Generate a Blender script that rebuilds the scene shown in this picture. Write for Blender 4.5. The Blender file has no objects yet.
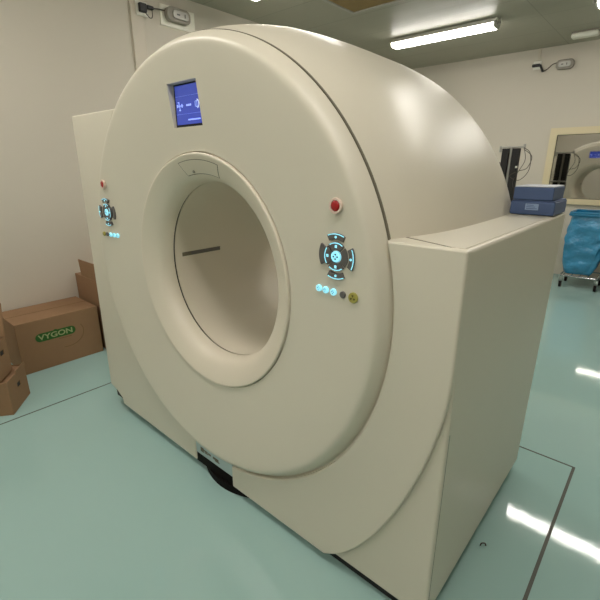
import bpy, bmesh, math, random
from mathutils import Vector, Matrix
random.seed(4)
PI = math.pi
C = bpy.context.scene.collection
H, LW, BY = 2.721, -2.18, 5.332          # ceiling height, left wall x, back wall y
RW, FY = 3.1, -3.6                       # right wall x, wall behind the camera
ZC = 0.9583                              # bore axis height
W, WL, D = 0.9967, 0.973, 0.9668
HR, HL = 1.1877, 1.5949
D2 = D+.028

# ------------------------------------------------------------------ materials
def srgb(r, g, b):
    f = lambda c: (c/255/12.92) if c/255 <= 0.04045 else ((c/255+0.055)/1.055)**2.4
    return (f(r), f(g), f(b), 1)

def mat(name, col, rough=0.5, metal=0.0, spec=0.5, noise=0.0, nscale=8.0, bump=0.0, bscale=200.0,
        bdist=0.002, coat=0.0, coat_rough=0.05, emit=None, estr=0.0, alpha=1.0, transmission=0.0):
    m = bpy.data.materials.new(name); m.use_nodes = True
    nt = m.node_tree; b = nt.nodes['Principled BSDF']
    b.inputs['Base Color'].default_value = col
    b.inputs['Roughness'].default_value = rough
    b.inputs['Metallic'].default_value = metal
    b.inputs['Specular IOR Level'].default_value = spec
    b.inputs['Coat Weight'].default_value = coat
    b.inputs['Coat Roughness'].default_value = coat_rough
    b.inputs['Transmission Weight'].default_value = transmission
    b.inputs['Alpha'].default_value = alpha
    tc = nt.nodes.new('ShaderNodeTexCoord')
    if noise > 0:
        n = nt.nodes.new('ShaderNodeTexNoise'); n.inputs['Scale'].default_value = nscale
        n.inputs['Detail'].default_value = 5
        nt.links.new(tc.outputs['Object'], n.inputs['Vector'])
        mx = nt.nodes.new('ShaderNodeMix'); mx.data_type = 'RGBA'
        mx.inputs['A'].default_value = tuple(c*(1-noise) for c in col[:3])+(1,)
        mx.inputs['B'].default_value = tuple(min(1, c*(1+noise)) for c in col[:3])+(1,)
        nt.links.new(n.outputs['Fac'], mx.inputs['Factor'])
        nt.links.new(mx.outputs['Result'], b.inputs['Base Color'])
    if bump > 0:
        n2 = nt.nodes.new('ShaderNodeTexNoise'); n2.inputs['Scale'].default_value = bscale
        n2.inputs['Detail'].default_value = 3
        nt.links.new(tc.outputs['Object'], n2.inputs['Vector'])
        bp = nt.nodes.new('ShaderNodeBump'); bp.inputs['Strength'].default_value = bump
        bp.inputs['Distance'].default_value = bdist
        nt.links.new(n2.outputs['Fac'], bp.inputs['Height'])
        nt.links.new(bp.outputs['Normal'], b.inputs['Normal'])
    if emit:
        b.inputs['Emission Color'].default_value = emit
        b.inputs['Emission Strength'].default_value = estr
    return m

M = {}
M['cream'] = mat('cream_plastic', srgb(215, 208, 191), 0.36, spec=0.42, noise=0.02, nscale=3, bump=0.02, bscale=400)
M['cream_ring'] = mat('cream_ring_plastic', srgb(220, 211, 193), 0.38, noise=0.01)
M['liner'] = mat('bore_liner_plastic', srgb(213, 204, 186), 0.42)
M['seam'] = mat('dark_seam', srgb(30, 28, 24), 0.8)
M['softseam'] = mat('grey_seam', srgb(110, 104, 88), 0.8)
M['black'] = mat('black_plastic', srgb(18, 16, 16), 0.5)
M['rubber'] = mat('black_rubber', srgb(20, 17, 16), 0.8, spec=0.15)
M['wall'] = mat('painted_wall', srgb(208, 200, 186), 0.75, noise=0.02, nscale=1.5, bump=0.05, bscale=120)
M['trim'] = mat('trunking_plastic', srgb(205, 195, 178), 0.5)
M['frame'] = mat('cream_window_frame', srgb(222, 208, 172), 0.45)
M['floorseam'] = mat('floor_seam_metal', srgb(72, 74, 64), 0.5)
M['white'] = mat('white_plastic', srgb(228, 226, 214), 0.4)
M['whiteboard'] = mat('white_backing_board', srgb(244, 240, 226), 0.5)
M['grey'] = mat('grey_plastic', srgb(140, 134, 122), 0.45)
M['lightgrey'] = mat('light_grey_metal', srgb(170, 168, 160), 0.35, metal=0.3)
M['chrome'] = mat('chrome', srgb(200, 200, 200), 0.2, metal=1.0)
M['diffuser'] = mat('lamp_diffuser', srgb(240, 240, 230), 0.4, emit=(1.0, 0.955, 0.89, 1), estr=21.0)
M['lampbody'] = mat('lamp_body', srgb(225, 224, 214), 0.4)
M['screen'] = mat('blue_screen', srgb(20, 30, 120), 0.2, emit=srgb(70, 88, 180), estr=0.6)
M['screenline'] = mat('screen_line', srgb(90, 110, 200), 0.3, emit=srgb(92, 112, 205), estr=0.6)
M['screenwhite'] = mat('screen_white', srgb(220, 225, 250), 0.3, emit=srgb(180, 195, 245), estr=0.75)
M['screentext'] = mat('screen_text', srgb(160, 180, 240), 0.3, emit=srgb(140, 160, 235), estr=0.65)
M['cyan'] = mat('lit_cyan_key', srgb(150, 225, 240), 0.3, emit=srgb(140, 215, 238), estr=0.72)
M['key'] = mat('dark_key', srgb(98, 95, 92), 0.3)
M['keymark'] = mat('dark_key_mark', srgb(40, 70, 80), 0.4)
M['red'] = mat('red_button', srgb(165, 22, 22), 0.35)
M['redrim'] = mat('button_rim', srgb(225, 200, 185), 0.35)
M['yellow'] = mat('olive_yellow_button', srgb(168, 160, 78), 0.35)
M['yellowmark'] = mat('yellow_button_mark', srgb(95, 84, 22), 0.4)
M['cardboard'] = mat('cardboard', srgb(148, 115, 84), 0.85, noise=0.06, nscale=10, bump=0.05, bscale=60)
M['cardboard_dark'] = mat('cardboard_inner', srgb(120, 88, 60), 0.9)
M['cardboard_line'] = mat('cardboard_print', srgb(116, 90, 52), 0.9)
M['green'] = mat('green_logo_ink', srgb(40, 92, 30), 0.7)
M['logowhite'] = mat('logo_light_ink', srgb(158, 170, 118), 0.7)
M['navy'] = mat('navy_blue_vinyl', srgb(72, 92, 132), 0.5, noise=0.05, nscale=40, bump=0.1, bscale=300)
M['pale'] = mat('pale_blue_foam', srgb(206, 208, 214), 0.6)
M['tag'] = mat('pale_blue_tag', srgb(150, 172, 205), 0.5)
M['tagmark'] = mat('tag_print', srgb(92, 112, 160), 0.5)
M['bluerim'] = mat('blue_plastic_rim', srgb(20, 112, 150), 0.35)
M['bag'] = mat('blue_polythene_bag', srgb(54, 140, 184), 0.22, noise=0.38, nscale=13, spec=0.9, bump=1.0, bscale=16, bdist=.02)
M['blackbag'] = mat('black_polythene_bag', srgb(46, 44, 50), 0.3, noise=0.2, nscale=12)
M['panelblue'] = mat('pale_label_plate', srgb(178, 196, 196), 0.4)
M['brown'] = mat('brown_board', srgb(142, 116, 70), 0.7, noise=0.15, nscale=12)
M['cable_grey'] = mat('grey_cable', srgb(70, 62, 56), 0.6)

def ceiling_mat():
    m = mat('metal_ceiling', srgb(166, 163, 146), 0.42, noise=0.02, nscale=1.0, spec=0.3)
    nt = m.node_tree; b = nt.nodes['Principled BSDF']
    tc = nt.nodes.new('ShaderNodeTexCoord')
    br = nt.nodes.new('ShaderNodeTexBrick'); br.offset = 0
    br.inputs['Scale'].default_value = 1.0
    br.inputs['Brick Width'].default_value = 6.0
    br.inputs['Row Height'].default_value = 0.575
    br.inputs['Mortar Size'].default_value = 0.006
    br.inputs['Mortar Smooth'].default_value = 0.6
    br.inputs['Color1'].default_value = srgb(166, 163, 146); br.inputs['Color2'].default_value = srgb(162, 159, 143)
    br.inputs['Mortar'].default_value = srgb(140, 137, 120)
    nt.links.new(tc.outputs['Object'], br.inputs['Vector'])
    nt.links.new(br.outputs['Color'], b.inputs['Base Color'])
    w = nt.nodes.new('ShaderNodeTexNoise'); w.inputs['Scale'].default_value = 2.5
    mp = nt.nodes.new('ShaderNodeMapping'); mp.inputs['Scale'].default_value = (0.15, 2.2, 1)
    nt.links.new(tc.outputs['Object'], mp.inputs['Vector']); nt.links.new(mp.outputs['Vector'], w.inputs['Vector'])
    bp = nt.nodes.new('ShaderNodeBump'); bp.inputs['Strength'].default_value = 0.5; bp.inputs['Distance'].default_value = 0.01
    nt.links.new(w.outputs['Fac'], bp.inputs['Height']); nt.links.new(bp.outputs['Normal'], b.inputs['Normal'])
    return m
M['ceiling'] = ceiling_mat()

def floor_mat():
    m = mat('mint_epoxy_floor', srgb(160, 192, 187), 0.05, noise=0.03, nscale=1.3, spec=0.5)
    nt = m.node_tree; b = nt.nodes['Principled BSDF']
    tc = nt.nodes.new('ShaderNodeTexCoord')
    n = nt.nodes.new('ShaderNodeTexNoise'); n.inputs['Scale'].default_value = 26; n.inputs['Detail'].default_value = 3
    nt.links.new(tc.outputs['Object'], n.inputs['Vector'])
    bp = nt.nodes.new('ShaderNodeBump'); bp.inputs['Strength'].default_value = 0.05; bp.inputs['Distance'].default_value = 0.002
    nt.links.new(n.outputs['Fac'], bp.inputs['Height']); nt.links.new(bp.outputs['Normal'], b.inputs['Normal'])
    return m
M['floor'] = floor_mat()

def mirror_mat():
    m = bpy.data.materials.new('coated_window_glass'); m.use_nodes = True
    b = m.node_tree.nodes['Principled BSDF']
    b.inputs['Base Color'].default_value = (0.50, 0.49, 0.46, 1)
    b.inputs['Metallic'].default_value = 1.0; b.inputs['Roughness'].default_value = 0.025
    return m
M['glass'] = mirror_mat()

# ------------------------------------------------------------------ mesh helpers
def obj(name, bm, mats, parent=None, smooth=None, bevel=None, segs=3):
    bmesh.ops.recalc_face_normals(bm, faces=bm.faces)
    me = bpy.data.meshes.new(name); bm.to_mesh(me); bm.free()
    if not isinstance(mats, (list, tuple)): mats = [mats]
    for m in mats: me.materials.append(M[m] if isinstance(m, str) else m)
    o = bpy.data.objects.new(name, me); C.objects.link(o)
    if smooth is not None:
        for p in me.polygons: p.use_smooth = True
        me.set_sharp_from_angle(angle=math.radians(smooth))
    if bevel:
        md = o.modifiers.new('bevel', 'BEVEL'); md.width = bevel; md.segments = segs
        md.limit_method = 'ANGLE'; md.angle_limit = math.radians(35); md.harden_normals = False
        for p in me.polygons: p.use_smooth = True
        me.set_sharp_from_angle(angle=math.radians(180))
        o.modifiers.new('wn', 'WEIGHTED_NORMAL').keep_sharp = True
    if parent: o.parent = parent
    return o

def box(bm, x0, x1, y0, y1, z0, z1, mi=0, rot=None, piv=None):
    vs = [bm.verts.new((x, y, z)) for x in (x0, x1) for y in (y0, y1) for z in (z0, z1)]
    for f in ((0, 1, 3, 2), (4, 6, 7, 5), (0, 4, 5, 1), (2, 3, 7, 6), (0, 2, 6, 4), (1, 5, 7, 3)):
        bm.faces.new([vs[i] for i in f]).material_index = mi
    if rot is not None:
        p = Vector(piv)
        for v in vs: v.co = p + rot @ (v.co - p)
    return vs

def B(*a, **k):
    bm = bmesh.new(); box(bm, *a, **k); return bm

def prism(bm, pts, axis, a, b, mi=0):
    """pts: 2D outline; axis 'y' -> pts are (x,z); 'z' -> (x,y); 'x' -> (y,z)"""
    def mk(p, t):
        return {'y': (p[0], t, p[1]), 'z': (p[0], p[1], t), 'x': (t, p[0], p[1])}[axis]
    A = [bm.verts.new(mk(p, a)) for p in pts]; Bv = [bm.verts.new(mk(p, b)) for p in pts]
    bm.faces.new(A).material_index = mi; bm.faces.new(Bv[::-1]).material_index = mi
    n = len(pts)
    for i in range(n):
        bm.faces.new((A[i], A[(i+1) % n], Bv[(i+1) % n], Bv[i])).material_index = mi

def lathe_y(bm, prof, cx=0, cz=ZC, n=160, closed=True, mi=0):
    """profile of (radius, y) revolved about an axis parallel to y"""
    rings = []
    for r, y in prof:
        rings.append([bm.verts.new((cx+r*math.cos(2*PI*k/n), y, cz+r*math.sin(2*PI*k/n))) for k in range(n)])
    m = len(prof)
    for i in range(m if closed else m-1):
        a, b = rings[i], rings[(i+1) % m]
        for k in range(n):
            bm.faces.new((a[k], a[(k+1) % n], b[(k+1) % n], b[k])).material_index = mi

def lathe_z(bm, prof, cx, cy, n=32, mi=0):
    rings = []
    for r, z in prof:
        rings.append([bm.verts.new((cx+r*math.cos(2*PI*k/n), cy+r*math.sin(2*PI*k/n), z)) for k in range(n)])
    for i in range(len(prof)-1):
        a, b = rings[i], rings[i+1]
        for k in range(n):
            bm.faces.new((a[k], a[(k+1) % n], b[(k+1) % n], b[k])).material_index = mi
    bm.faces.new(rings[0]).material_index = mi; bm.faces.new(rings[-1]).material_index = mi

def disc_y(bm, cx, cz, r, y0, y1, n=28, mi=0, bev=0.0):
    """button: a disc facing -y with front at y0 and back at y1"""
    prof = [(r, y1), (r, y0+bev), (max(r-bev, 1e-4), y0)] if bev else [(r, y1), (r, y0)]
    rings = [[bm.verts.new((cx+q*math.cos(2*PI*k/n), y, cz+q*math.sin(2*PI*k/n))) for k in range(n)] for q, y in prof]
    for i in range(len(prof)-1):
        for k in range(n):
            bm.faces.new((rings[i][k], rings[i][(k+1) % n], rings[i+1][(k+1) % n], rings[i+1][k])).material_index = mi
    bm.faces.new(rings[0]).material_index = mi; bm.faces.new(rings[-1]).material_index = mi

def sector(bm, cx, cz, r0, r1, a0, a1, y0, y1, n=10, mi=0):
    pts = [(cx+r1*math.cos(a0+(a1-a0)*k/n), cz+r1*math.sin(a0+(a1-a0)*k/n)) for k in range(n+1)]
    pts += [(cx+r0*math.cos(a1+(a0-a1)*k/n), cz+r0*math.sin(a1+(a0-a1)*k/n)) for k in range(n+1)]
    prism(bm, pts, 'y', y0, y1, mi)

def tube(bm, pts, r, n=8, mi=0, cyclic=False):
    pts = [Vector(p) for p in pts]; rings = []
    m = len(pts)
    up = Vector((0, 0, 1)); prev = None
    for i, p in enumerate(pts):
        if cyclic: t = (pts[(i+1) % m]-pts[i-1]).normalized()
        else: t = (pts[min(i+1, m-1)]-pts[max(i-1, 0)]).normalized()
        if prev is None:
            a = t.cross(up)
            if a.length < 1e-3: a = t.cross(Vector((1, 0, 0)))
        else:
            a = prev - t*prev.dot(t)
        a.normalize(); prev = a; b = t.cross(a)
        rings.append([bm.verts.new(p+a*r*math.cos(2*PI*k/n)+b*r*math.sin(2*PI*k/n)) for k in range(n)])
    for i in range(m if cyclic else m-1):
        q, s = rings[i], rings[(i+1) % m]
        for k in range(n):
            bm.faces.new((q[k], q[(k+1) % n], s[(k+1) % n], s[k])).material_index = mi
    if not cyclic:
        bm.faces.new(rings[0]).material_index = mi; bm.faces.new(rings[-1][::-1]).material_index = mi

def spline(pts, k=8):
    P = [Vector(p) for p in pts]; out = []
    for i in range(len(P)-1):
        p0, p1, p2, p3 = P[max(i-1, 0)], P[i], P[i+1], P[min(i+2, len(P)-1)]
        for j in range(k):
            t = j/k
            out.append(0.5*((2*p1)+(p2-p0)*t+(2*p0-5*p1+4*p2-p3)*t*t+(3*p1-p0-3*p2+p3)*t**3))
    out.append(P[-1]); return out

def text_mesh(body, size, material, name, parent, mw, extrude=0.0006, bold=0.0):
    cu = bpy.data.curves.new(name, 'FONT'); cu.body = body; cu.size = size; cu.extrude = extrude
    cu.align_x = 'CENTER'; cu.align_y = 'CENTER'; cu.offset = bold
    t = bpy.data.objects.new('tmp', cu); C.objects.link(t)
    dg = bpy.context.evaluated_depsgraph_get(); me = bpy.data.meshes.new_from_object(t.evaluated_get(dg))
    bpy.data.objects.remove(t); me.transform(mw); me.materials.clear(); me.materials.append(M[material])
    o = bpy.data.objects.new(name, me); C.objects.link(o); o.parent = parent
    return o

def thing(name, label, cat, loc=(0, 0, 0), group=None, rotz=0):
    o = bpy.data.objects.new(name, None); C.objects.link(o); o.location = loc; o.rotation_euler = (0, 0, rotz)
    o.empty_display_size = 0.1
    o['label'] = label; o['category'] = cat
    if group: o['group'] = group
    return o

def tag(o, label, cat, group=None):
    o['label'] = label; o['category'] = cat
    if group: o['group'] = group
    return o

def struct(name, bm, m, **k):
    o = obj(name, bm, m, **k); o['kind'] = 'structure'; return o

# ------------------------------------------------------------------ room
struct('floor', B(LW-.1, RW+.1, FY-.1, BY+.1, -.1, 0), 'floor')
struct('ceiling', B(LW-.1, RW+.1, FY-.1, BY+.1, H, H+.1), 'ceiling')
struct('wall_left', B(LW-.1, LW, FY-.1, BY+.1, 0, H), 'wall')
struct('wall_right', B(RW, RW+.1, FY-.1, BY+.1, 0, H), 'wall')
struct('wall_back', B(LW, RW, BY, BY+.1, 0, H), 'wall')
struct('wall_front', B(LW, RW, FY-.1, FY, 0, H), 'wall')

def strip(name, x0, x1, y0, y1): return struct(name, B(x0, x1, y0, y1, -0.001, 0.0012), 'floorseam')
strip('trim_1', -1.252, -1.244, -3.0, 1.160)
strip('trim_2', -1.252, 1.211, 1.152, 1.160)
strip('trim_3', 1.199, 1.211, -3.0, 1.160)
# vertical trunking strip on the left wall
bm = bmesh.new(); box(bm, LW, LW+.018, 1.022, 1.135, 0, H)
struct('trim_4', bm, 'trim', bevel=.004)
bm = bmesh.new(); box(bm, -.312, -.282, BY-.018, BY, 2.585, H)
struct('trim_5', bm, 'trim', bevel=.003)

# control room window
wx0, wx1, wz0, wz1 = -.030, 1.9, 0.905, 1.804
fw = 0.078
win = bpy.data.objects.new('window_1', None); C.objects.link(win); win.location = (0, 0, 0); win['kind'] = 'structure'
bm = bmesh.new()
out = [(wx0, wz0), (wx1, wz0), (wx1, wz1), (wx0, wz1)]
inn = [(wx0+fw, wz0+.065), (wx1-fw, wz0+.065), (wx1-fw, wz1-fw), (wx0+fw, wz1-fw)]
for i in range(4):
    j = (i+1) % 4
    prism(bm, [out[i], out[j], inn[j], inn[i]], 'y', BY-.035, BY)
obj('window_frame', bm, 'frame', win)
bm = bmesh.new(); box(bm, wx0+fw, wx1-fw, BY-.010, BY-.002, wz0+.065, wz1-fw)
obj('window_pane', bm, 'glass', win)
bm = bmesh.new()
i2 = [(wx0+fw, wz0+.065), (wx1-fw, wz0+.065), (wx1-fw, wz1-fw), (wx0+fw, wz1-fw)]
i3 = [(i2[0][0]+.006, i2[0][1]+.006), (i2[1][0]-.006, i2[1][1]+.006), (i2[2][0]-.006, i2[2][1]-.006), (i2[3][0]+.006, i2[3][1]-.006)]
for i in range(4):
    j = (i+1) % 4
    prism(bm, [i2[i], i2[j], i3[j], i3[i]], 'y', BY-.016, BY-.010)
obj('window_gasket', bm, 'softseam', win)

# brown hatch in the ceiling with its metal frame
hx0, hx1, hy0, hy1 = -1.29, -0.69, 2.17, 2.77
hatch = thing('ceiling_hatch', 'square brown board in a grey metal frame set in the ceiling', 'ceiling hatch', ((hx0+hx1)/2, (hy0+hy1)/2, H))
def local(bm, e):
    bmesh.ops.translate(bm, verts=bm.verts, vec=-Vector(e.location)); return bm
bm = bmesh.new(); box(bm, hx0+.03, hx1-.03, hy0+.03, hy1-.03, H-.012, H-.001)
obj('board', local(bm, hatch), 'brown', hatch)
bm = bmesh.new()
for a in ((hx0, hx1, hy0, hy0+.03), (hx0, hx1, hy1-.03, hy1), (hx0, hx0+.03, hy0+.03, hy1-.03), (hx1-.03, hx1, hy0+.03, hy1-.03)):
    box(bm, *a, H-.02, H-.001)
obj('frame', local(bm, hatch), 'lightgrey', hatch)

# ------------------------------------------------------------------ ceiling lamps
def lamp(x0, x1, y, label):
    cx = (x0+x1)/2
    t = thing('ceiling_lamp', label, 'ceiling lamp', (cx, y, H), 'fluorescent lamps on the ceiling')
    L2 = (x1-x0)/2
    bm = bmesh.new(); box(bm, -L2, L2, -.050, .050, -.026, -.0005); prism(bm, [(-.050, -.026), (.050, -.026), (.088, -.032), (.088, -.046), (.080, -.046), (.080, -.038), (-.080, -.038), (-.080, -.046), (-.088, -.046), (-.088, -.032)], 'x', -L2, L2)
    obj('lamp_body', bm, 'lampbody', t, bevel=.004)
    bm = bmesh.new()
    pts = [(-.078, -.0385), (-.074, -.070), (-.05, -.082), (.05, -.082), (.074, -.070), (.078, -.0385)]
    prism(bm, pts, 'x', -L2+.02, L2-.02)
    obj('diffuser', bm, 'diffuser', t)
    for s in (-1, 1):
        bm = bmesh.new(); prism(bm, [(p[0]*1.02, p[1]*1.01) for p in pts], 'x', s*(L2-.02), s*(L2-.008))
        obj('end_cap', bm, 'lampbody', t)
        bm = bmesh.new(); box(bm, s*(L2-.01)-.0, s*(L2+.028), -.012, .012, -.05, -.03)
        tube(bm, [(s*(L2+.02), 0, -.028), (s*(L2+.028), 0, -.0005)], .006)
        obj('clip', bm, 'lightgrey', t)
    return t
lamp(-1.47, -.33, 3.84, 'lit fluorescent ceiling lamp hanging above and behind the scanner')
lamp(.47, 1.65, 3.82, 'ceiling lamp in the same row as the one above the scanner, nearer the right wall')
lamp(-1.60, -.44, 1.76, 'ceiling lamp over the back of the scanner, nearer the left wall')
lamp(.45, 1.65, 1.95, 'ceiling lamp over the open floor to the right of the scanner')
lamp(.45, 1.65, -.55, 'unseen ceiling lamp added to light the scanner front, to the right')  # this lamp and the next: added out of view for front light and rim highlight
lamp(-1.5, -.34, -.45, 'unseen ceiling lamp added to light the scanner front, nearer the left wall')
lamp(.45, 1.65, -2.3, 'unseen fill lamp added behind the camera, nearer the right wall')  # last pair: unseen lamps added to brighten the front floor and scanner face
lamp(-1.5, -.34, -2.3, 'unseen fill lamp added behind the camera, nearer the left wall')

# ------------------------------------------------------------------ the scanner
ct = thing('ct_scanner', 'large cream ring-shaped medical scanner with round bore, standing on the mint floor', 'medical scanner', (0, 0, 0))
HOLE = .826

def circ(a0, a1, r=HOLE, n=48):
    return [(r*math.cos(a0+(a1-a0)*k/n), ZC+r*math.sin(a0+(a1-a0)*k/n)) for k in range(n+1)]
def ang(x, z): return math.atan2(z-ZC, x)
arcpts = [(.62, .035), (.704, .102), (.796, .229), (.880, .395), (.943, .570), (.979, .715), (.992, .80), (W, .88)]
arc = [(p.x, p.y) for p in spline([(a, b, 0) for a, b in arcpts], 6)]

def right_outline(r, x_in=.114, stepped=True):
    zt = ZC-math.sqrt(r*r-x_in*x_in)
    xt = math.sqrt(r*r-(HR-ZC)**2)
    a1 = ang(xt, HR); a2 = -math.acos(x_in/r)
    low = ([(x_in, .035)] + arc) if stepped else [(x_in, .045), (W, .045)]
    return low + [(W, HR)] + circ(a1, a2, r)
def left_outline(r, x_in=-.147):
    xt = -math.sqrt(r*r-(HL-ZC)**2)
    a1 = ang(xt, HL); a2 = 2*PI - math.acos(x_in/r)
    return [(x_in, .035), (-.862, .046), (-.868, .082), (-.925, .112), (-.998, .128), (-WL, HL)] + circ(a1, a2, r)

# side housings
bm = bmesh.new(); prism(bm, right_outline(.80, .16, False), 'y', 0, D)
obj('side_housing', bm, 'cream', ct, bevel=.010)
bm = bmesh.new(); prism(bm, left_outline(.80, -.16), 'y', 0, D)
obj('side_housing', bm, 'cream', ct, bevel=.010)
# raised front and rear panels
for (y0, y1) in ((-.0173, .012), (D-.012, D+.044)):
    bm = bmesh.new(); prism(bm, right_outline(HOLE), 'y', y0, y1)
    n = 'front_panel' if y0 < 0 else 'rear_panel'
    if y0 > 0:
        bm.free(); bm = bmesh.new(); prism(bm, right_outline(HOLE, .114, False), 'y', y0, D)
        for vv in bm.verts:
            if vv.co.y > D-.006: vv.co.y = D+.004+.046*vv.co.z/HR
    obj(n, bm, 'cream', ct, bevel=.007)
    bm = bmesh.new(); prism(bm, left_outline(HOLE), 'y', y0, y1)
    obj(n, bm, 'cream', ct, bevel=.007)
bm = bmesh.new(); box(bm, W-.0045, W+.0004, .0128, .0150, .05, .70)
obj('side_seam', bm, 'softseam', ct)
# top cover of the right housing, with its slanting front seam
def shellR(y):
    P = [(0, .823), (.05, .836), (.1, .852), (.2, .872), (.3, .880), (.45, .883), (.6, .881), (.75, .878), (.85, .871), (.92, .857), (.955, .838), (.967, .823)]
    for (a, ra), (b, rb) in zip(P, P[1:]):
        if a <= y <= b: return ra+(rb-ra)*(y-a)/(b-a)
    return .823
bm = bmesh.new()
pts = []
for k in range(25):
    y = .074+(D-.086)*k/24
    pts.append((math.sqrt(max(shellR(y)**2-(HR-ZC)**2, 0))-.006, y))
pts += [(W-.014, D-.012), (W-.014, -.001), (W-.045, .001)]
prism(bm, pts, 'z', HR-.004, HR+.0012)
obj('top_cover', bm, 'cream', ct)
bm = bmesh.new(); prism(bm, [(.784, .066), (.784, .076), (W-.045, .0022), (W-.045, -.0005)], 'z', HR-.002, HR+.0004)
obj('cover_seam', bm, 'softseam', ct)

# barrel shell
sp = [(p.x, p.y) for p in spline([(r, y, 0) for r, y in
      [(.806, .004), (.820, .008), (.836, .05), (.852, .1), (.872, .2), (.880, .3), (.883, .45), (.881, .6), (.878, .75), (.871, .85), (.857, .92), (.838, .95), (.806, D+.010)]], 4)]
bm = bmesh.new()
# the shell only shows above the housings; below them it is cut away above the floor
lathe_y(bm, sp + [(.79, D+.010), (.79, .004)], n=224)
obj('outer_shell', bm, 'cream', ct, smooth=40)

# front cover (dished disc with a rolled rim), with the display recess cut in
def dish(R): return -.043+.037*max(0., (.77-R)/.31)
def onface(x, z): return dish(math.hypot(x, z-ZC))
cov = [(.4545, .03), (.4545, -.002), (.4575, -.006)]
cov += [(.46+.31*k/10, dish(.46+.31*k/10)) for k in range(11)]
cov += [(.779, -.0433), (.7855, -.0425), (.7915, -.0398), (.7965, -.0350), (.8045, -.0250), (.8120, -.0145), (.8175, -.0050), (.8195, .001), (.8165, .004), (.80, .006), (.80, .03)]
def cover_mesh(name, mirror, cut):
    bm = bmesh.new(); lathe_y(bm, cov, n=224)
    if mirror:
        for v in bm.verts: v.co.y = D2 - v.co.y
    o = obj(name, bm, 'cream', ct)
    cb = bmesh.new(); box(cb, *cut); c = obj('cut', cb, 'cream')
    md = o.modifiers.new('b', 'BOOLEAN'); md.operation = 'DIFFERENCE'; md.object = c; md.solver = 'EXACT'
    bpy.context.view_layer.update()
    dg = bpy.context.evaluated_depsgraph_get(); me = bpy.data.meshes.new_from_object(o.evaluated_get(dg))
    o.modifiers.clear(); o.data = me; bpy.data.objects.remove(c)
    for p in me.polygons: p.use_smooth = True
    me.set_sharp_from_angle(angle=math.radians(28))
    return o
sx0, sx1, sz0, sz1 = -.098, .071, 1.495, 1.635
cover_mesh('front_cover', False, (sx0, sx1, -.08, -.004, sz0, sz1))
cover_mesh('rear_cover', True, (-.20, .0, D2+.004, D2+.08, 1.50, 1.64))

# display: bezel box plus lit screen
def display(x0, x1, z0, z1, yb, s, detail):
    """s = -1: faces -y (front); s = +1: faces +y"""
    bm = bmesh.new(); box(bm, x0+.010, x1-.002, *sorted((yb, yb+s*.002)), z0+.009, z1-.006)
    scr = obj('display_screen', bm, 'screen', ct)
    f = yb+s*.002; g = f+s*.0008
    yy = sorted((f, g))
    w, h = x1-x0, z1-z0
    bm = bmesh.new()
    for q in (.30, .71): box(bm, x0+.012, x1-.010, *yy, z0+q*h, z0+q*h+.0012)
    obj('screen_line', bm, 'screenline', scr)
    bm = bmesh.new()
    cx, cz = x0+.78*w, z0+.50*h
    sector(bm, cx, cz, .0125, .0155, -PI*.38, PI*.42, *yy)
    obj('ring_icon', bm, 'screenwhite', scr)
    bm = bmesh.new()
    marks = ('scan_icon', ((.79, .56, .05, .012), (.79, .44, .05, .012), (.74, .50, .014, .06), (.80, .50, .014, .04))), \
            ('value_text', ((.455, .50, .045, .022), (.515, .50, .045, .022), (.485, .50, .03, .008), (.575, .50, .045, .022), (.545, .50, .03, .008))), \
            ('patient_icon', ((.12, .50, .045, .035), (.22, .50, .20, .010), (.28, .50, .03, .04), (.18, .53, .02, .05), (.16, .58, .06, .010), (.20, .45, .02, .06), (.20, .40, .06, .014)))
    for nm, lst in marks:
        for a, b, c2, d2 in lst: box(bm, x0+a*w-c2*w/2, x0+a*w+c2*w/2, *yy, z0+b*h-d2*h, z0+b*h+d2*h)
        obj(nm, bm, 'screentext', scr); bm = bmesh.new()
    for k in range(10): box(bm, x0+.47*w+k*.042*w, x0+.507*w+k*.042*w, *yy, z0+.150*h, z0+.182*h)
    box(bm, x0+.48*w, x0+.88*w, yy[0], yy[1], z0+.162*h, z0+.175*h)
    obj('screen_text', bm, 'screentext', scr)
display(sx0, sx1, sz0, sz1, -.006, -1, True)
bm = bmesh.new(); box(bm, sx0+.0005, sx1-.0005, -.0055, -.0042, sz0+.0005, sz1-.0005)
obj('display_bezel', bm, 'seam', ct)
display(-.20, .0, 1.50, 1.64, D2+.005, 1, True)

# bore rings
ringp = [(.4525, .03), (.4525, -.009), (.4505, -.0125), (.446, -.0135), (.436, -.0105), (.420, -.0040), (.404, .0035), (.388, .0125), (.374, .0235), (.364, .036), (.357, .052), (.353, .070), (.352, .0885), (.40, .0885), (.42, .03)]
rp = [(p.x, p.y) for p in spline([(r, y, 0) for r, y in ringp[1:-2]], 4)]
def ringy(R):
    for (a, ya), (b, yb) in zip(rp, rp[1:]):
        if b <= R <= a: return ya+(yb-ya)*(a-R)/(a-b+1e-9)
    return 0
for mir in (0, 1):
    bm = bmesh.new(); lathe_y(bm, [ringp[0]]+rp+ringp[-2:], n=192)
    if mir:
        for v in bm.verts: v.co.y = D2 - v.co.y
    rg = obj('bore_ring', bm, 'cream_ring', ct, smooth=40)
    if not mir: front_ring = rg
# dark gaps
for mir in (0, 1):
    for prof in ([(.4540, .03), (.4540, .012), (.4525, .012), (.4525, .03)], [(.362, .099), (.362, .0880), (.3575, .0880), (.3575, .099)],
                 [(.822, .012), (.822, .004), (.80, .004), (.80, .012)]):
        bm = bmesh.new(); lathe_y(bm, prof, n=192)
        if mir:
            for v in bm.verts: v.co.y = D2 - v.co.y
        obj('seam_gasket', bm, 'softseam' if prof[0][0] > .8 else 'seam', ct, smooth=40)
# liner
bm = bmesh.new(); lathe_y(bm, [(.353, .097), (.3528, .3), (.3528, .7), (.353, D2-.097), (.362, D2-.097), (.362, .097)], n=192)
obj('bore_liner', bm, 'liner', ct, smooth=40)
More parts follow.
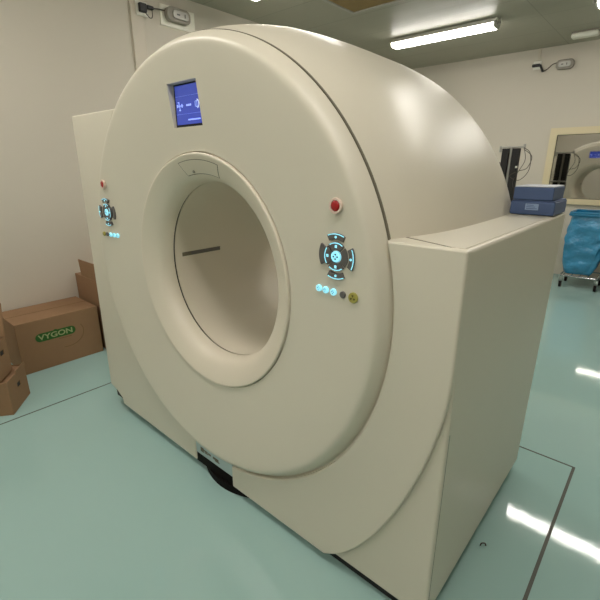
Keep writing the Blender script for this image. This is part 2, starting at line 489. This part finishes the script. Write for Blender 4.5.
# laser window slot
def slot(a0, a1, y0, y1, r, th, m, name, parent=ct):
    bm = bmesh.new(); n = 4
    for i in range(n):
        t0, t1 = a0+(a1-a0)*i/n, a0+(a1-a0)*(i+1)/n
        c = [(rr*math.cos(t), ZC+rr*math.sin(t)) for rr, t in ((r, t0), (r, t1), (r+th, t1), (r+th, t0))]
        prism(bm, c, 'y', y0, y1)
    bmesh.ops.remove_doubles(bm, verts=bm.verts, dist=1e-6)
    return obj(name, bm, m, parent)
sl = slot(math.radians(175.9), math.radians(178.9), .134, .352, .3518, .002, 'softseam', 'laser_slot')
slot(math.radians(176.1), math.radians(178.7), .182, .350, .3514, .0005, 'key', 'slot_glass', sl)

# inspection flap and tiny lens on the top of the ring
def ring_patch(a0, a1, r0, r1, off, m, name, grow=0):
    bm = bmesh.new(); na, nr = 16, 8; g = []
    for j in range(nr+1):
        R = r0+(r1-r0)*j/nr
        sh = 1 - .10*(1-j/nr)
        mid = (a0+a1)/2; row = []
        for i in range(na+1):
            A = mid+((a0-mid)+(a1-a0)*i/na)*sh
            row.append((R, A))
        g.append(row)
    v0 = [[bm.verts.new((R*math.cos(A), ringy(R)-off, ZC+R*math.sin(A))) for R, A in row] for row in g]
    v1 = [[bm.verts.new((R*math.cos(A), ringy(R)+.003, ZC+R*math.sin(A))) for R, A in row] for row in g]
    for j in range(nr):
        for i in range(na):
            bm.faces.new((v0[j][i], v0[j][i+1], v0[j+1][i+1], v0[j+1][i])); bm.faces.new((v1[j][i], v1[j+1][i], v1[j+1][i+1], v1[j][i+1]))
    for i in range(na):
        bm.faces.new((v0[0][i], v1[0][i], v1[0][i+1], v0[0][i+1])); bm.faces.new((v0[nr][i], v0[nr][i+1], v1[nr][i+1], v1[nr][i]))
    for j in range(nr):
        bm.faces.new((v0[j][0], v0[j+1][0], v1[j+1][0], v1[j][0])); bm.faces.new((v0[j][na], v1[j][na], v1[j+1][na], v0[j+1][na]))
    return obj(name, bm, m, front_ring, smooth=40)
ring_patch(math.radians(72.6), math.radians(104.4), .3785, .4295, .0006, 'softseam', 'flap_edge')
ring_patch(math.radians(73.0), math.radians(104.0), .3805, .4275, .0014, 'cream_ring', 'inspection_flap')
bm = bmesh.new(); disc_y(bm, -.036, 1.345, .0055, ringy(.387)-.006, ringy(.387)+.002, bev=.001)
obj('ring_lens', bm, 'grey', front_ring)

# control keys on both sides of the bore
def keys(s):
    cx, cz = (.654, 1.131) if s > 0 else (-.681, 1.158)
    y = onface(cx, cz)
    pad = bmesh.new()
    # hub ring of four dark keys
    for q in range(4):
        a = q*PI/2
        sector(pad, cx, cz, .0185, .0400, a-PI/4+.05, a+PI/4-.05, y-.0065, y+.006)
    p = obj('control_pad', pad, 'key', ct, bevel=.0012, segs=2)
    for q in range(4):
        a = q*PI/2; ox, oz = cx+.006*math.cos(a), cz+.0*math.sin(a)
        yy = onface(cx+.055*math.cos(a), cz+.055*math.sin(a))
        bm = bmesh.new(); sector(bm, cx, cz, .0465, .0640, a-.50, a+.50, yy-.0065, yy+.006)
        k = obj('direction_key', bm, 'key', p, bevel=.0015, segs=2)
        if not (q == (2 if s > 0 else 0)):
            bm = bmesh.new(); sector(bm, cx, cz, .0605, .0630, a-.44, a+.44, yy-.0073, yy-.0060)
            disc_y(bm, cx+.0535*math.cos(a), cz+.0535*math.sin(a), .0036, yy-.0073, yy-.006, 14)
            obj('key_light', bm, 'cyan', p)
        if not (q == (0 if s > 0 else 2)):
            bm = bmesh.new(); sector(bm, cx, cz, .0360, .0388, a-.60, a+.60, y-.0073, y-.006)
            box(bm, cx+.028*math.cos(a)-.0035, cx+.028*math.cos(a)+.0035, y-.0073, y-.006, cz+.028*math.sin(a)-.004, cz+.028*math.sin(a)+.004)
            obj('key_light', bm, 'cyan', p)
    bm = bmesh.new(); disc_y(bm, cx, cz, .0150, y-.0085, y+.006, bev=.001)
    for u, v in ((-1, 0), (1, 0), (0, 1), (0, -1)): disc_y(bm, cx+u*.0062, cz+v*.0062, .0027, y-.0090, y-.0080, 10, mi=1)
    obj('centre_key', bm, ['cyan', 'keymark'], p)
    # stop button
    bx, bz = (.653, 1.266) if s > 0 else (-.672, 1.285); y = onface(bx, bz)
    bm = bmesh.new(); lathe_y(bm, [(.0165, y+.004), (.0205, y-.003), (.0215, y-.006), (.0200, y-.009), (.0150, y-.009), (.0145, y-.004), (.0145, y+.004)], bx, bz, 36)
    st = obj('stop_button', bm, 'redrim', ct, smooth=40)
    bm = bmesh.new(); lathe_y(bm, [(.0135, y+.003), (.0140, y-.007), (.0125, y-.0095), (.008, y-.0108), (.0001, y-.0112), (.0001, y+.003)], bx, bz, 28)
    obj('button_cap', bm, 'red', st, smooth=50)
    # row of small round keys
    for i, (x, m, r) in enumerate(((.587, 'cyan', .0098), (.614, 'cyan', .0098), (.644, 'cyan', .0098), (.679, 'key', .0095), (.717, 'yellow', .0150))):
        if s < 0:
            x = (.628, .655, .683, .711, .738)[i]
            r = min(r, .0105)
        x *= s; z = 1.028 if s > 0 else 1.052; y = onface(x, z)
        bm = bmesh.new(); disc_y(bm, x, z, r, y-.0065, y+.006, bev=.0015)
        mm = [m]
        if m == 'cyan':
            for u, v in ((-.0035, .001), (.0035, .001), (0, -.0035), (0, .004)): disc_y(bm, x+u, z+v, .0015, y-.0070, y-.0060, 8, mi=1)
            mm = ['cyan', 'keymark']
        if m == 'yellow':
            for q in range(3):
                a = PI/2+q*2*PI/3; sector(bm, x, z, .002, .0085*r/.015, a-.45, a+.45, y-.0072, y-.0060, 5, mi=1)
            mm = ['yellow', 'yellowmark']
        obj({'cyan': 'lit_key', 'key': 'round_key', 'yellow': 'yellow_key'}[m], bm, mm, ct)
keys(1); keys(-1)

# base under the covers, notch and its label plate
bm = bmesh.new(); box(bm, -.90, .94, .022, D-.06, 0, .040); box(bm, -.80, .84, .06, D-.06, .04, .078)
obj('base', bm, 'black', ct)  # black base doubles as painted shade in the strip below the panels
bm = bmesh.new()
cu = [(-.19, .06)] + [(-.19+.46*k/16, .060-.088*math.sin(PI*k/16)**.8) for k in range(1, 16)] + [(.27, .06)]
prism(bm, cu, 'z', 0, .034)
box(bm, -.155, .125, -.012, .06, .03, .084)
obj('kick_skirt', bm, 'rubber', ct)
bm = bmesh.new(); box(bm, -.158, .158, .012, .06, .03, .15)
obj('notch_back', bm, 'black', ct)
bm = bmesh.new(); box(bm, -.146, .113, -.014, -.004, .083, .150)
lp = obj('label_plate', bm, 'panelblue', ct)
bm = bmesh.new()
for x, z, w2, h2 in ((-.075, .125, .016, .004), (-.07, .116, .012, .003), (-.045, .122, .010, .005), (.0, .121, .02, .006), (.01, .112, .016, .003), (-.10, .122, .012, .012)):
    box(bm, x-w2, x+w2, -.0148, -.014, z-h2-.008, z+h2-.008)
obj('plate_marking', bm, 'softseam', lp)
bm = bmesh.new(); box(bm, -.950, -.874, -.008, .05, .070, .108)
obj('recess_shadow', bm, 'black', ct)  # black box painted in for the shadow in the recess under the edge
for (x, y) in ((-.80, .09), (.95, .09), (-.918, D-.06), (.95, D-.06)):
    bm = bmesh.new(); lathe_z(bm, [(.022, 0), (.022, .014), (.012, .02), (.012, .13)], x, y, 20)
    obj('levelling_foot', bm, 'black', ct)

# small bracket on the floor beside the right side
bm = bmesh.new(); tube(bm, spline([(1.022, .425, .003), (1.026, .425, .016), (1.036, .432, .016), (1.038, .436, .004)], 4), .0025)
bx = obj('floor_clip', bm, 'cable_grey'); tag(bx, 'tiny dark metal clip on the floor beside the scanner side panel', 'clip')

# ------------------------------------------------------------------ two blue pads on the housing top
def pad(name, x0, x1, y0, y1, z0, z1, label, m2=None, ang_=0):
    t = thing(name, label, 'foam pad', ((x0+x1)/2, (y0+y1)/2, z0), 'blue pads on the scanner housing', rotz=ang_)
    bm = bmesh.new(); a, b, h = (x1-x0)/2, (y1-y0)/2, z1-z0
    box(bm, -a, a, -b, b, 0, h-.004)
    obj('pad_body', bm, 'navy', t, bevel=.005)
    bm = bmesh.new(); box(bm, -a+.003, a-.003, -b+.003, b-.003, h-.004, h)
    obj('pad_top', bm, m2 or 'navy', t, bevel=.0015, segs=2)
    return t
zt = HR+.0036
p1 = pad('foam_pad', .845, .994, .805, 1.01, zt, zt+.052, 'lower navy blue pad with a small pale tag, on the scanner housing')
bm = bmesh.new(); box(bm, -.022, .022, -.1045, -.1025, .018, .040)
tg = obj('tag', bm, 'tag', p1)
bm = bmesh.new()
for k in range(3): box(bm, -.018, .018-.006*k, -.1051, -.1045, .022+.006*k, .0245+.006*k)
obj('tag_print', bm, 'tagmark', tg)
pad('foam_pad', .850, .983, .805, .985, zt+.053, zt+.103, 'upper navy blue pad with pale grey top, stacked on the tagged pad', 'pale')

# ------------------------------------------------------------------ cardboard boxes
# long box with green logo against the left wall
vb = thing('cardboard_box', 'long closed brown cardboard box with green oval logo on the mint floor', 'cardboard box', (-1.98, 0.0, 0))
def lb(x0, x1, y0, y1, z0, z1): return B(x0+1.98, x1+1.98, y0, y1, z0, z1)
obj('carton', lb(-2.165, -1.785, -.262, .278, 0, .366), 'cardboard', vb, bevel=.003)
bm = bmesh.new(); box(bm, -.17, .17, -.003, .003, .3702, .3708)
bmesh.ops.scale(bm, vec=(1, 1, 1), verts=bm.verts)
obj('top_seam', lb(-1.980, -1.976, -.258, .274, .3658, .3668), 'cardboard_line', vb)
lx = .1952
def capsule(bm, cy, cz, w, h, x0, x1, mi=0):
    r = h/2; pts = []
    for k in range(13): a = -PI/2+PI*k/12; pts.append((cy+w/2-r+r*math.cos(a), cz+r*math.sin(a)))
    for k in range(13): a = PI/2+PI*k/12; pts.append((cy-w/2+r+r*math.cos(a), cz+r*math.sin(a)))
    prism(bm, pts, 'x', x0, x1, mi)
bm = bmesh.new(); capsule(bm, -.025, .236, .262, .060, lx-.0002, lx+.0008)
lg = obj('logo_oval', bm, 'green', vb)
bm = bmesh.new(); sector(bm, 0, 0, .0, .016, .35, PI-.35, 0, .001, 8)
for v in bm.verts: v.co = Vector((lx+v.co.y, -.025+v.co.x, .256+v.co.z))
obj('logo_bump', bm, 'green', lg)
R3 = Matrix(((0, 0, 1, lx+.0012), (1, 0, 0, -.025), (0, 1, 0, .235), (0, 0, 0, 1)))
text_mesh('VYGON', .052, 'logowhite', 'logo_text', lg, R3 @ Matrix.Diagonal((1.22, 1, 1, 1)), bold=.0012)
bm = bmesh.new(); box(bm, lx-.0002, lx+.0006, -.01, .075, .193, .196)
tube(bm, [(lx+.0003, .045+.115*math.cos(a), .215+.095*math.sin(a)) for a in [math.radians(-105+135*k/20) for k in range(21)]], .0016, 5)
obj('printed_arc', bm, 'cardboard_line', vb)

# tall box with a raised flap, behind it
tb = thing('cardboard_box', 'plain brown cardboard box with one raised flap, behind the long logo box', 'cardboard box', (-1.96, .47, 0))
bm = bmesh.new(); box(bm, -.215, .20, -.165, .20, 0, .55)
obj('carton', bm, 'cardboard', tb, bevel=.003)
bm = bmesh.new(); box(bm, -.095, .195, -.003, .003, 0, .13, rot=Matrix.Rotation(math.radians(3), 3, 'X'), piv=(0, 0, 0))
bmesh.ops.translate(bm, verts=bm.verts, vec=(0.0, -.160, .551))
obj('box_flap', bm, 'cardboard', tb)
bm = bmesh.new(); box(bm, -.150, .195, 0, .003, 0, .10, rot=Matrix.Rotation(math.radians(-35), 3, 'X'), piv=(0, 0, 0))
bmesh.ops.translate(bm, verts=bm.verts, vec=(0, .19, .551))
obj('box_flap', bm, 'cardboard', tb)

# two stacked boxes with hand holes, turned on the floor at the left
A = Vector((-1.30, -.46, 0)); u = Vector((-.2, .145, 0)).normalized(); v = Vector((-.145, -.2, 0)).normalized()
rz = math.atan2(u.y, u.x)       # local +x = u (the side facing the camera), local -y ... = away
def handbox(base, su, sv, h, label, hole_u, hole_z, flaps):
    t = thing('cardboard_box', label, 'cardboard box', base, 'stacked boxes with hand holes', rotz=rz)
    # local frame: x along u, y along v (u x v -> +z when rotated by rz: v is +90 deg of u)
    s = 1 if (u.x*v.y-u.y*v.x) > 0 else -1
    th = .004
    bm = bmesh.new()
    def lbx(x0, x1, y0, y1, z0, z1):
        ys = sorted((s*y0, s*y1)); box(bm, x0, x1, ys[0], ys[1], z0, z1)
    lbx(0, su, 0, sv, 0, th)
    # facing side with a hand hole
    hw, hh = .022, .015
    lbx(0, hole_u-hw, 0, th, th, h); lbx(hole_u+hw, su, 0, th, th, h)
    lbx(hole_u-hw, hole_u+hw, 0, th, th, hole_z-hh); lbx(hole_u-hw, hole_u+hw, 0, th, hole_z+hh, h)
    lbx(0, su, sv-th, sv, th, h); lbx(0, th, th, sv-th, th, h); lbx(su-th, su, th, sv-th, th, h)
    if not flaps: lbx(th, su-th, th, sv-th, h-.012, h-.008)
    obj('carton', bm, 'cardboard', t)
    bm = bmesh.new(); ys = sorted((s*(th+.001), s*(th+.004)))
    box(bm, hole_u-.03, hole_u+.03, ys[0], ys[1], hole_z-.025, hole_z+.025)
    obj('hole_shade', bm, 'black', t)  # black sheet close behind the hole, painted shade of the box interior
    return t, s
b1, s1 = handbox(A, .247, .36, .205, 'lower of two brown boxes with hand holes, on the floor', .135, .128, False)
bm = bmesh.new(); box(bm, .12, .247, *sorted((s1*-.004, s1*-.001)), .195, .222)
obj('torn_flap', bm, 'cardboard', b1)
b2, s2 = handbox(A+Vector((0, 0, .212))+u*.0+v*.03, .165, .33, .212, 'upper open brown box with hand hole and raised flaps, stacked on another box', .095, .138, True)
bm = bmesh.new(); prism(bm, [(s2*.0, 0), (s2*.33, 0), (s2*.33, .22), (s2*.02, .22), (s2*.0, .19)], 'x', .161, .165)
bmesh.ops.rotate(bm, verts=bm.verts, cent=(.165, 0, 0), matrix=Matrix.Rotation(math.radians(13), 3, 'Y'))
bmesh.ops.translate(bm, verts=bm.verts, vec=(.0, 0, .2125))
obj('box_flap', bm, 'cardboard', b2)
bm = bmesh.new(); box(bm, 0, .165, *sorted((s2*.326, s2*.33)), 0, .12)
bmesh.ops.translate(bm, verts=bm.verts, vec=(0, 0, .2125))
obj('box_flap', bm, 'cardboard', b2)
bm = bmesh.new(); box(bm, .166, .202, *sorted((s2*.03, s2*.034)), .0, .19)
obj('box_flap', bm, 'cardboard', b2)
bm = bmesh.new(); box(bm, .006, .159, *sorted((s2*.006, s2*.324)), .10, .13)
obj('inner_slab', bm, 'black', b2)  # black slab across the inside of the open box

# ------------------------------------------------------------------ emergency lights
def em_body(bm, w, h, d, mi=0):
    """rounded body hanging on the plane x=0, extending +x; along y"""
    r = h/2*.8; pts = []
    for cxx, czz, a0 in ((w/2-r, h/2-r, 0), (-w/2+r, h/2-r, PI/2), (-w/2+r, -h/2+r, PI), (w/2-r, -h/2+r, 1.5*PI)):
        for k in range(7):
            a = a0+PI/2*k/6; pts.append((cxx+r*math.cos(a), czz+r*math.sin(a)))
    prism(bm, pts, 'x', 0, d, mi)
# left wall: white board, lamp body, adapter
el = thing('emergency_light', 'grey rounded emergency light on a white rectangular board, high on the left wall', 'emergency light', (LW+.0145, 1.435, 2.560), 'emergency lights high on the walls')
bb_ = obj('backing_board', local(B(LW, LW+.014, 1.288, 1.622, 2.475, 2.628), el), 'whiteboard', el, bevel=.002)
bb_['label'] = 'white rectangular backing board'
bm = bmesh.new(); em_body(bm, .225, .105, .05); obj('light_body', bm, 'grey', el, bevel=.006)
bm = bmesh.new(); em_body(bm, .15, .06, .012)
bmesh.ops.translate(bm, verts=bm.verts, vec=(.05, 0.01, 0)); obj('light_lens', bm, 'lightgrey', el, bevel=.003)
bm = bmesh.new(); box(bm, .062, .064, -.03, 0, -.005, .005); obj('indicator_window', bm, 'black', el)
bm = bmesh.new(); box(bm, .062, .064, .045, .052, -.012, .014); obj('slide_switch', bm, 'black', el)
def adapter(loc, axis, label):
    t = thing('plug_adapter', label, 'plug', loc, 'black plugs in the wall sockets')
    f = (lambda a, b, c: (a, b, c)) if axis == 'x' else (lambda a, b, c: (b, -a, c))
    def bb(bm, x0, x1, y0, y1, z0, z1):
        p, q = f(x0, y0, z0), f(x1, y1, z1)
        box(bm, *sorted((p[0], q[0])), *sorted((p[1], q[1])), *sorted((p[2], q[2])))
    bm = bmesh.new(); bb(bm, 0, .012, -.05, .05, -.05, .05); obj('socket_plate', bm, 'white', t, bevel=.004)
    bm = bmesh.new(); bb(bm, .012, .045, -.032, .028, -.03, .032); bb(bm, .02, .05, .028, .085, .0, .026); obj('plug_body', bm, 'black', t, bevel=.006)
    return t
ad = adapter((LW+.0185, 1.115, 2.545), 'x', 'black plug in a white socket on the left wall trunking')
bm = bmesh.new()
tube(bm, spline([(LW+.05, 1.20, 2.56), (LW+.035, 1.26, 2.572), (LW+.035, 1.318, 2.575)], 6), .005, 6)
tube(bm, spline([(LW+.05, 1.13, 2.52), (LW+.06, 1.16, 2.485), (LW+.05, 1.19, 2.50), (LW+.045, 1.195, 2.55)], 6), .004, 6)
obj('cord', local(bm, ad), 'cable_grey', ad, smooth=60)
# back wall
el2 = thing('emergency_light', 'grey rounded emergency light on the bare back wall', 'emergency light', (0.0, BY-.0005, 2.505), 'emergency lights high on the walls', rotz=-PI/2)
bm = bmesh.new(); em_body(bm, .185, .105, .05); obj('light_body', bm, 'grey', el2, bevel=.006)
bm = bmesh.new(); em_body(bm, .13, .06, .012)
bmesh.ops.translate(bm, verts=bm.verts, vec=(.05, 0, 0)); obj('light_lens', bm, 'lightgrey', el2, bevel=.003)
bm = bmesh.new(); box(bm, .062, .064, -.035, -.012, -.005, .005); obj('indicator_window', bm, 'black', el2)
bm = bmesh.new(); box(bm, .062, .064, .02, .027, -.012, .012); obj('slide_switch', bm, 'black', el2)
pk = thing('plug_adapter', 'black plug hanging under the short trunking on the back wall', 'plug', (-.305, BY-.0005, 2.53), 'black plugs in the wall sockets')
bm = bmesh.new(); box(bm, -.045, .045, -.014, 0, -.04, .055); obj('socket_plate', bm, 'white', pk, bevel=.004)
bm = bmesh.new(); box(bm, -.05, .035, -.05, -.014, -.012, .018)
box(bm, .03, .052, -.055, -.025, -.085, .0, rot=Matrix.Rotation(math.radians(-25), 3, 'Y'), piv=(.03, 0, 0)); obj('plug_body', bm, 'black', pk, bevel=.005)
bm = bmesh.new(); tube(bm, spline([(-.235, BY-.035, 2.455), (-.19, BY-.02, 2.475), (-.14, BY-.02, 2.52), (-.094, BY-.02, 2.535)], 6), .0045, 6)
obj('cord', local(bm, pk), 'cable_grey', pk, smooth=60)
# oval bulkhead lamp on the ceiling
bl = thing('bulkhead_lamp', 'unlit white rounded bulkhead lamp on the ceiling near the back wall', 'ceiling lamp', (.235, 4.86, H))
bm = bmesh.new(); box(bm, -.12, .12, -.05, .05, -.014, -.0005); obj('lamp_base', bm, 'grey', bl, bevel=.004)
bm = bmesh.new(); box(bm, -.125, .125, -.055, .055, -.062, -.014); obj('lamp_cover', bm, 'white', bl, bevel=.022, segs=5)

# ------------------------------------------------------------------ monitor trolley behind the scanner
TX, TY = -.085, 4.0
mt = thing('monitor_trolley', 'trolley with tall black panels on a grey post, behind the scanner', 'trolley', (TX, TY, 0))
bm = bmesh.new()
for a in range(5):
    t_ = 2*PI*a/5; box(bm, 0, .26, -.022, .022, .055, .085, rot=Matrix.Rotation(t_, 3, 'Z'), piv=(0, 0, 0))
obj('trolley_base', bm, 'lightgrey', mt)
for a in range(5):
    t_ = 2*PI*a/5; bm = bmesh.new(); cx, cy = .25*math.cos(t_), .25*math.sin(t_)
    n = 18; rr = .027
    prism(bm, [(cy+rr*math.cos(2*PI*k/n), rr+rr*math.sin(2*PI*k/n)) for k in range(n)], 'x', cx-.012, cx+.012)
    obj('caster', bm, 'rubber', mt)
bm = bmesh.new(); tube(bm, [(0, 0, .07), (0, 0, 1.55)], .018, 14); obj('post', bm, 'lightgrey', mt, smooth=50)
for s in (-1, 1):
    bm = bmesh.new(); box(bm, s*.05-.033, s*.05+.033, -.035, .035, .96, 1.535); obj('black_panel', bm, 'black', mt, bevel=.004)
bm = bmesh.new(); tube(bm, [(-.11, 0, 1.548), (.125, 0, 1.548)], .009, 10); tube(bm, [(.12, 0, 1.53), (.12, 0, 1.575)], .012, 10); tube(bm, [(-.11, 0, 1.5), (-.11, 0, 1.56)], .012, 10)
obj('top_bar', bm, 'lightgrey', mt, smooth=50)
bm = bmesh.new(); box(bm, -.20, .10, .04, .26, 1.13, 1.148); obj('tray', bm, 'lightgrey', mt, bevel=.003)
bm = bmesh.new(); tube(bm, [(-.14, .12, 1.15), (-.14, .12, 1.40)], .014, 10); tube(bm, [(-.17, .17, 1.15), (-.17, .17, 1.33)], .010, 10)
obj('tray_bottle_holder', bm, 'grey', mt, smooth=50)
bm = bmesh.new()
tube(bm, spline([(.12, -.01, 1.54), (.19, -.02, 1.48), (.20, -.02, 1.32), (.12, -.02, 1.22), (.03, -.05, 1.26), (.10, -.03, 1.31), (.18, -.03, 1.34), (.21, -.03, 1.45), (.13, -.02, 1.52)], 8), .0035, 5)
tube(bm, spline([(.12, -.01, 1.54), (.15, -.02, 1.42), (.10, -.02, 1.30), (.07, -.04, 1.20), (.09, -.02, 1.05), (.05, -.02, .80)], 8), .003, 5)
obj('hanging_cable', bm, 'cable_grey', mt, smooth=60)
bm = bmesh.new(); box(bm, .07, .09, -.042, -.034, 1.34, 1.36); obj('cable_clip', bm, 'white', mt, bevel=.003)

# ------------------------------------------------------------------ laundry trolleys
def bag_mesh(w, d, z0, z1, seed, slant=.0):
    rnd = random.Random(seed); bm = bmesh.new()
    n, m = 72, 30; rings = []
    ph = [rnd.uniform(0, 6.28) for _ in range(10)]
    for j in range(m+1):
        t = j/m; z = z0+(z1-z0)*t; row = []
        sc = .80+.20*min(1, t*1.6); bulge = 1+.05*math.sin(PI*t)
        if t < .12: sc *= .88+.12*math.sqrt(t/.12)
        for k in range(n):
            a = 2*PI*k/n; c, s = math.cos(a), math.sin(a)
            e = 0.35
            x = w/2*math.copysign(abs(c)**e, c); y = d/2*math.copysign(abs(s)**e, s)
            amp = .013*math.sin(PI*min(1, t*1.05))+.002
            wv = sum(math.sin((2+i*1.7)*a+ph[i]+t*(3+i)*1.3*(1 if i % 2 else -1)) for i in range(6))/3
            wv += .6*math.sin(17*t+ph[7]+3*a)+.4*math.sin(31*t+ph[8]-5*a)
            row.append(bm.verts.new((x*sc*bulge+c*wv*amp+slant*(1-t), y*sc*bulge+s*wv*amp, z+.006*math.sin(5*a+ph[9])*(1-t))))
        rings.append(row)
    for j in range(m):
        for k in range(n): bm.faces.new((rings[j][k], rings[j][(k+1) % n], rings[j+1][(k+1) % n], rings[j+1][k]))
    bm.faces.new(rings[0])
    return bm
def rrect(w, d, r, z, k=6):
    out = []
    for sx, sy, a0 in ((1, 1, 0), (-1, 1, PI/2), (-1, -1, PI), (1, -1, 1.5*PI)):
        for i in range(k):
            a = a0+PI/2*i/(k-1); out.append((sx*(w/2-r)+r*math.cos(a), sy*(d/2-r)+r*math.sin(a), z))
    return out
def laundry(x, y, w, d, top, bag, rim, label, seed):
    t = thing('laundry_trolley', label, 'laundry trolley', (x, y, 0), 'bag trolleys below the window')
    bm = bmesh.new(); tube(bm, rrect(w, d, .05, top), .013, 8, cyclic=True); obj('hoop', bm, rim, t, smooth=60)
    bm = bmesh.new(); tube(bm, rrect(w*.94, d*.94, .04, .145), .010, 8, cyclic=True)
    for k in range(5): xx = -w*.4+k*w*.2; tube(bm, [(xx, -d*.46, .145), (xx, d*.46, .145)], .005, 6)
    for sx in (-1, 1): tube(bm, [(sx*w*.47, d*.44, .10), (sx*w*.49, d*.47, top)], .010, 8)
    obj('frame', bm, 'chrome', t, smooth=60)
    obj('bag', bag_mesh(w*.95, d*.95, .165, top+.005, seed, -.035), bag, t, smooth=70)
    bm = bmesh.new()
    for i in range(2):
        pass
    tube(bm, rrect(w*1.02, d*1.02, .055, top-.022), .016, 6, cyclic=True); obj('bag_cuff', bm, rim, t, smooth=60)
    for sx in (-1, 1):
        for sy in (-1, 1):
            bm = bmesh.new(); cx, cy = sx*w*.43, sy*d*.42; n = 20; rr = .036
            prism(bm, [(cy+rr*math.cos(2*PI*k/n), rr+rr*math.sin(2*PI*k/n)) for k in range(n)], 'x', cx-.013, cx+.013)
            wv = obj('caster', bm, 'rubber', t, bevel=.004)
            bm = bmesh.new(); box(bm, cx-.019, cx-.015, cy-.014, cy+.014, .03, .10); box(bm, cx+.015, cx+.019, cy-.014, cy+.014, .03, .10)
            box(bm, cx-.019, cx+.019, cy-.014, cy+.014, .098, .135); obj('fork', bm, 'chrome', wv)
    return t
laundry(.650, 4.84, .40, .40, .862, 'bag', 'bluerim', 'chrome wheeled trolley holding a blue plastic bag, below the window', 3)
laundry(1.075, 4.80, .38, .40, .80, 'blackbag', 'black', 'chrome wheeled trolley holding a dark bag, right of the blue one', 8)

# ------------------------------------------------------------------ camera and view
cam = bpy.data.cameras.new('camera'); co = bpy.data.objects.new('camera', cam); C.objects.link(co)
rows = ((.750319656, .661074833, -.000692368), (-.202266719, .230569498, .951801387), (-.629371582, .714015247, -.306714264))
Rm = Matrix(((rows[0][0], rows[1][0], -rows[2][0]), (rows[0][1], rows[1][1], -rows[2][1]), (rows[0][2], rows[1][2], -rows[2][2])))
co.matrix_world = Matrix.Translation((1.31394303, -.93294796, 1.36524978)) @ Rm.to_4x4()
cam.sensor_fit = 'HORIZONTAL'; cam.sensor_width = 36; cam.lens = 416.6967/600*36; cam.clip_start = .02
bpy.context.scene.camera = co
w = bpy.data.worlds.new('world'); w.use_nodes = True; bpy.context.scene.world = w
w.node_tree.nodes['Background'].inputs['Color'].default_value = (.02, .02, .02, 1)
vs = bpy.context.scene.view_settings
vs.view_transform = 'Standard'; vs.look = 'None'; vs.gamma = 1; vs.use_curve_mapping = False
vs.exposure = 0.2
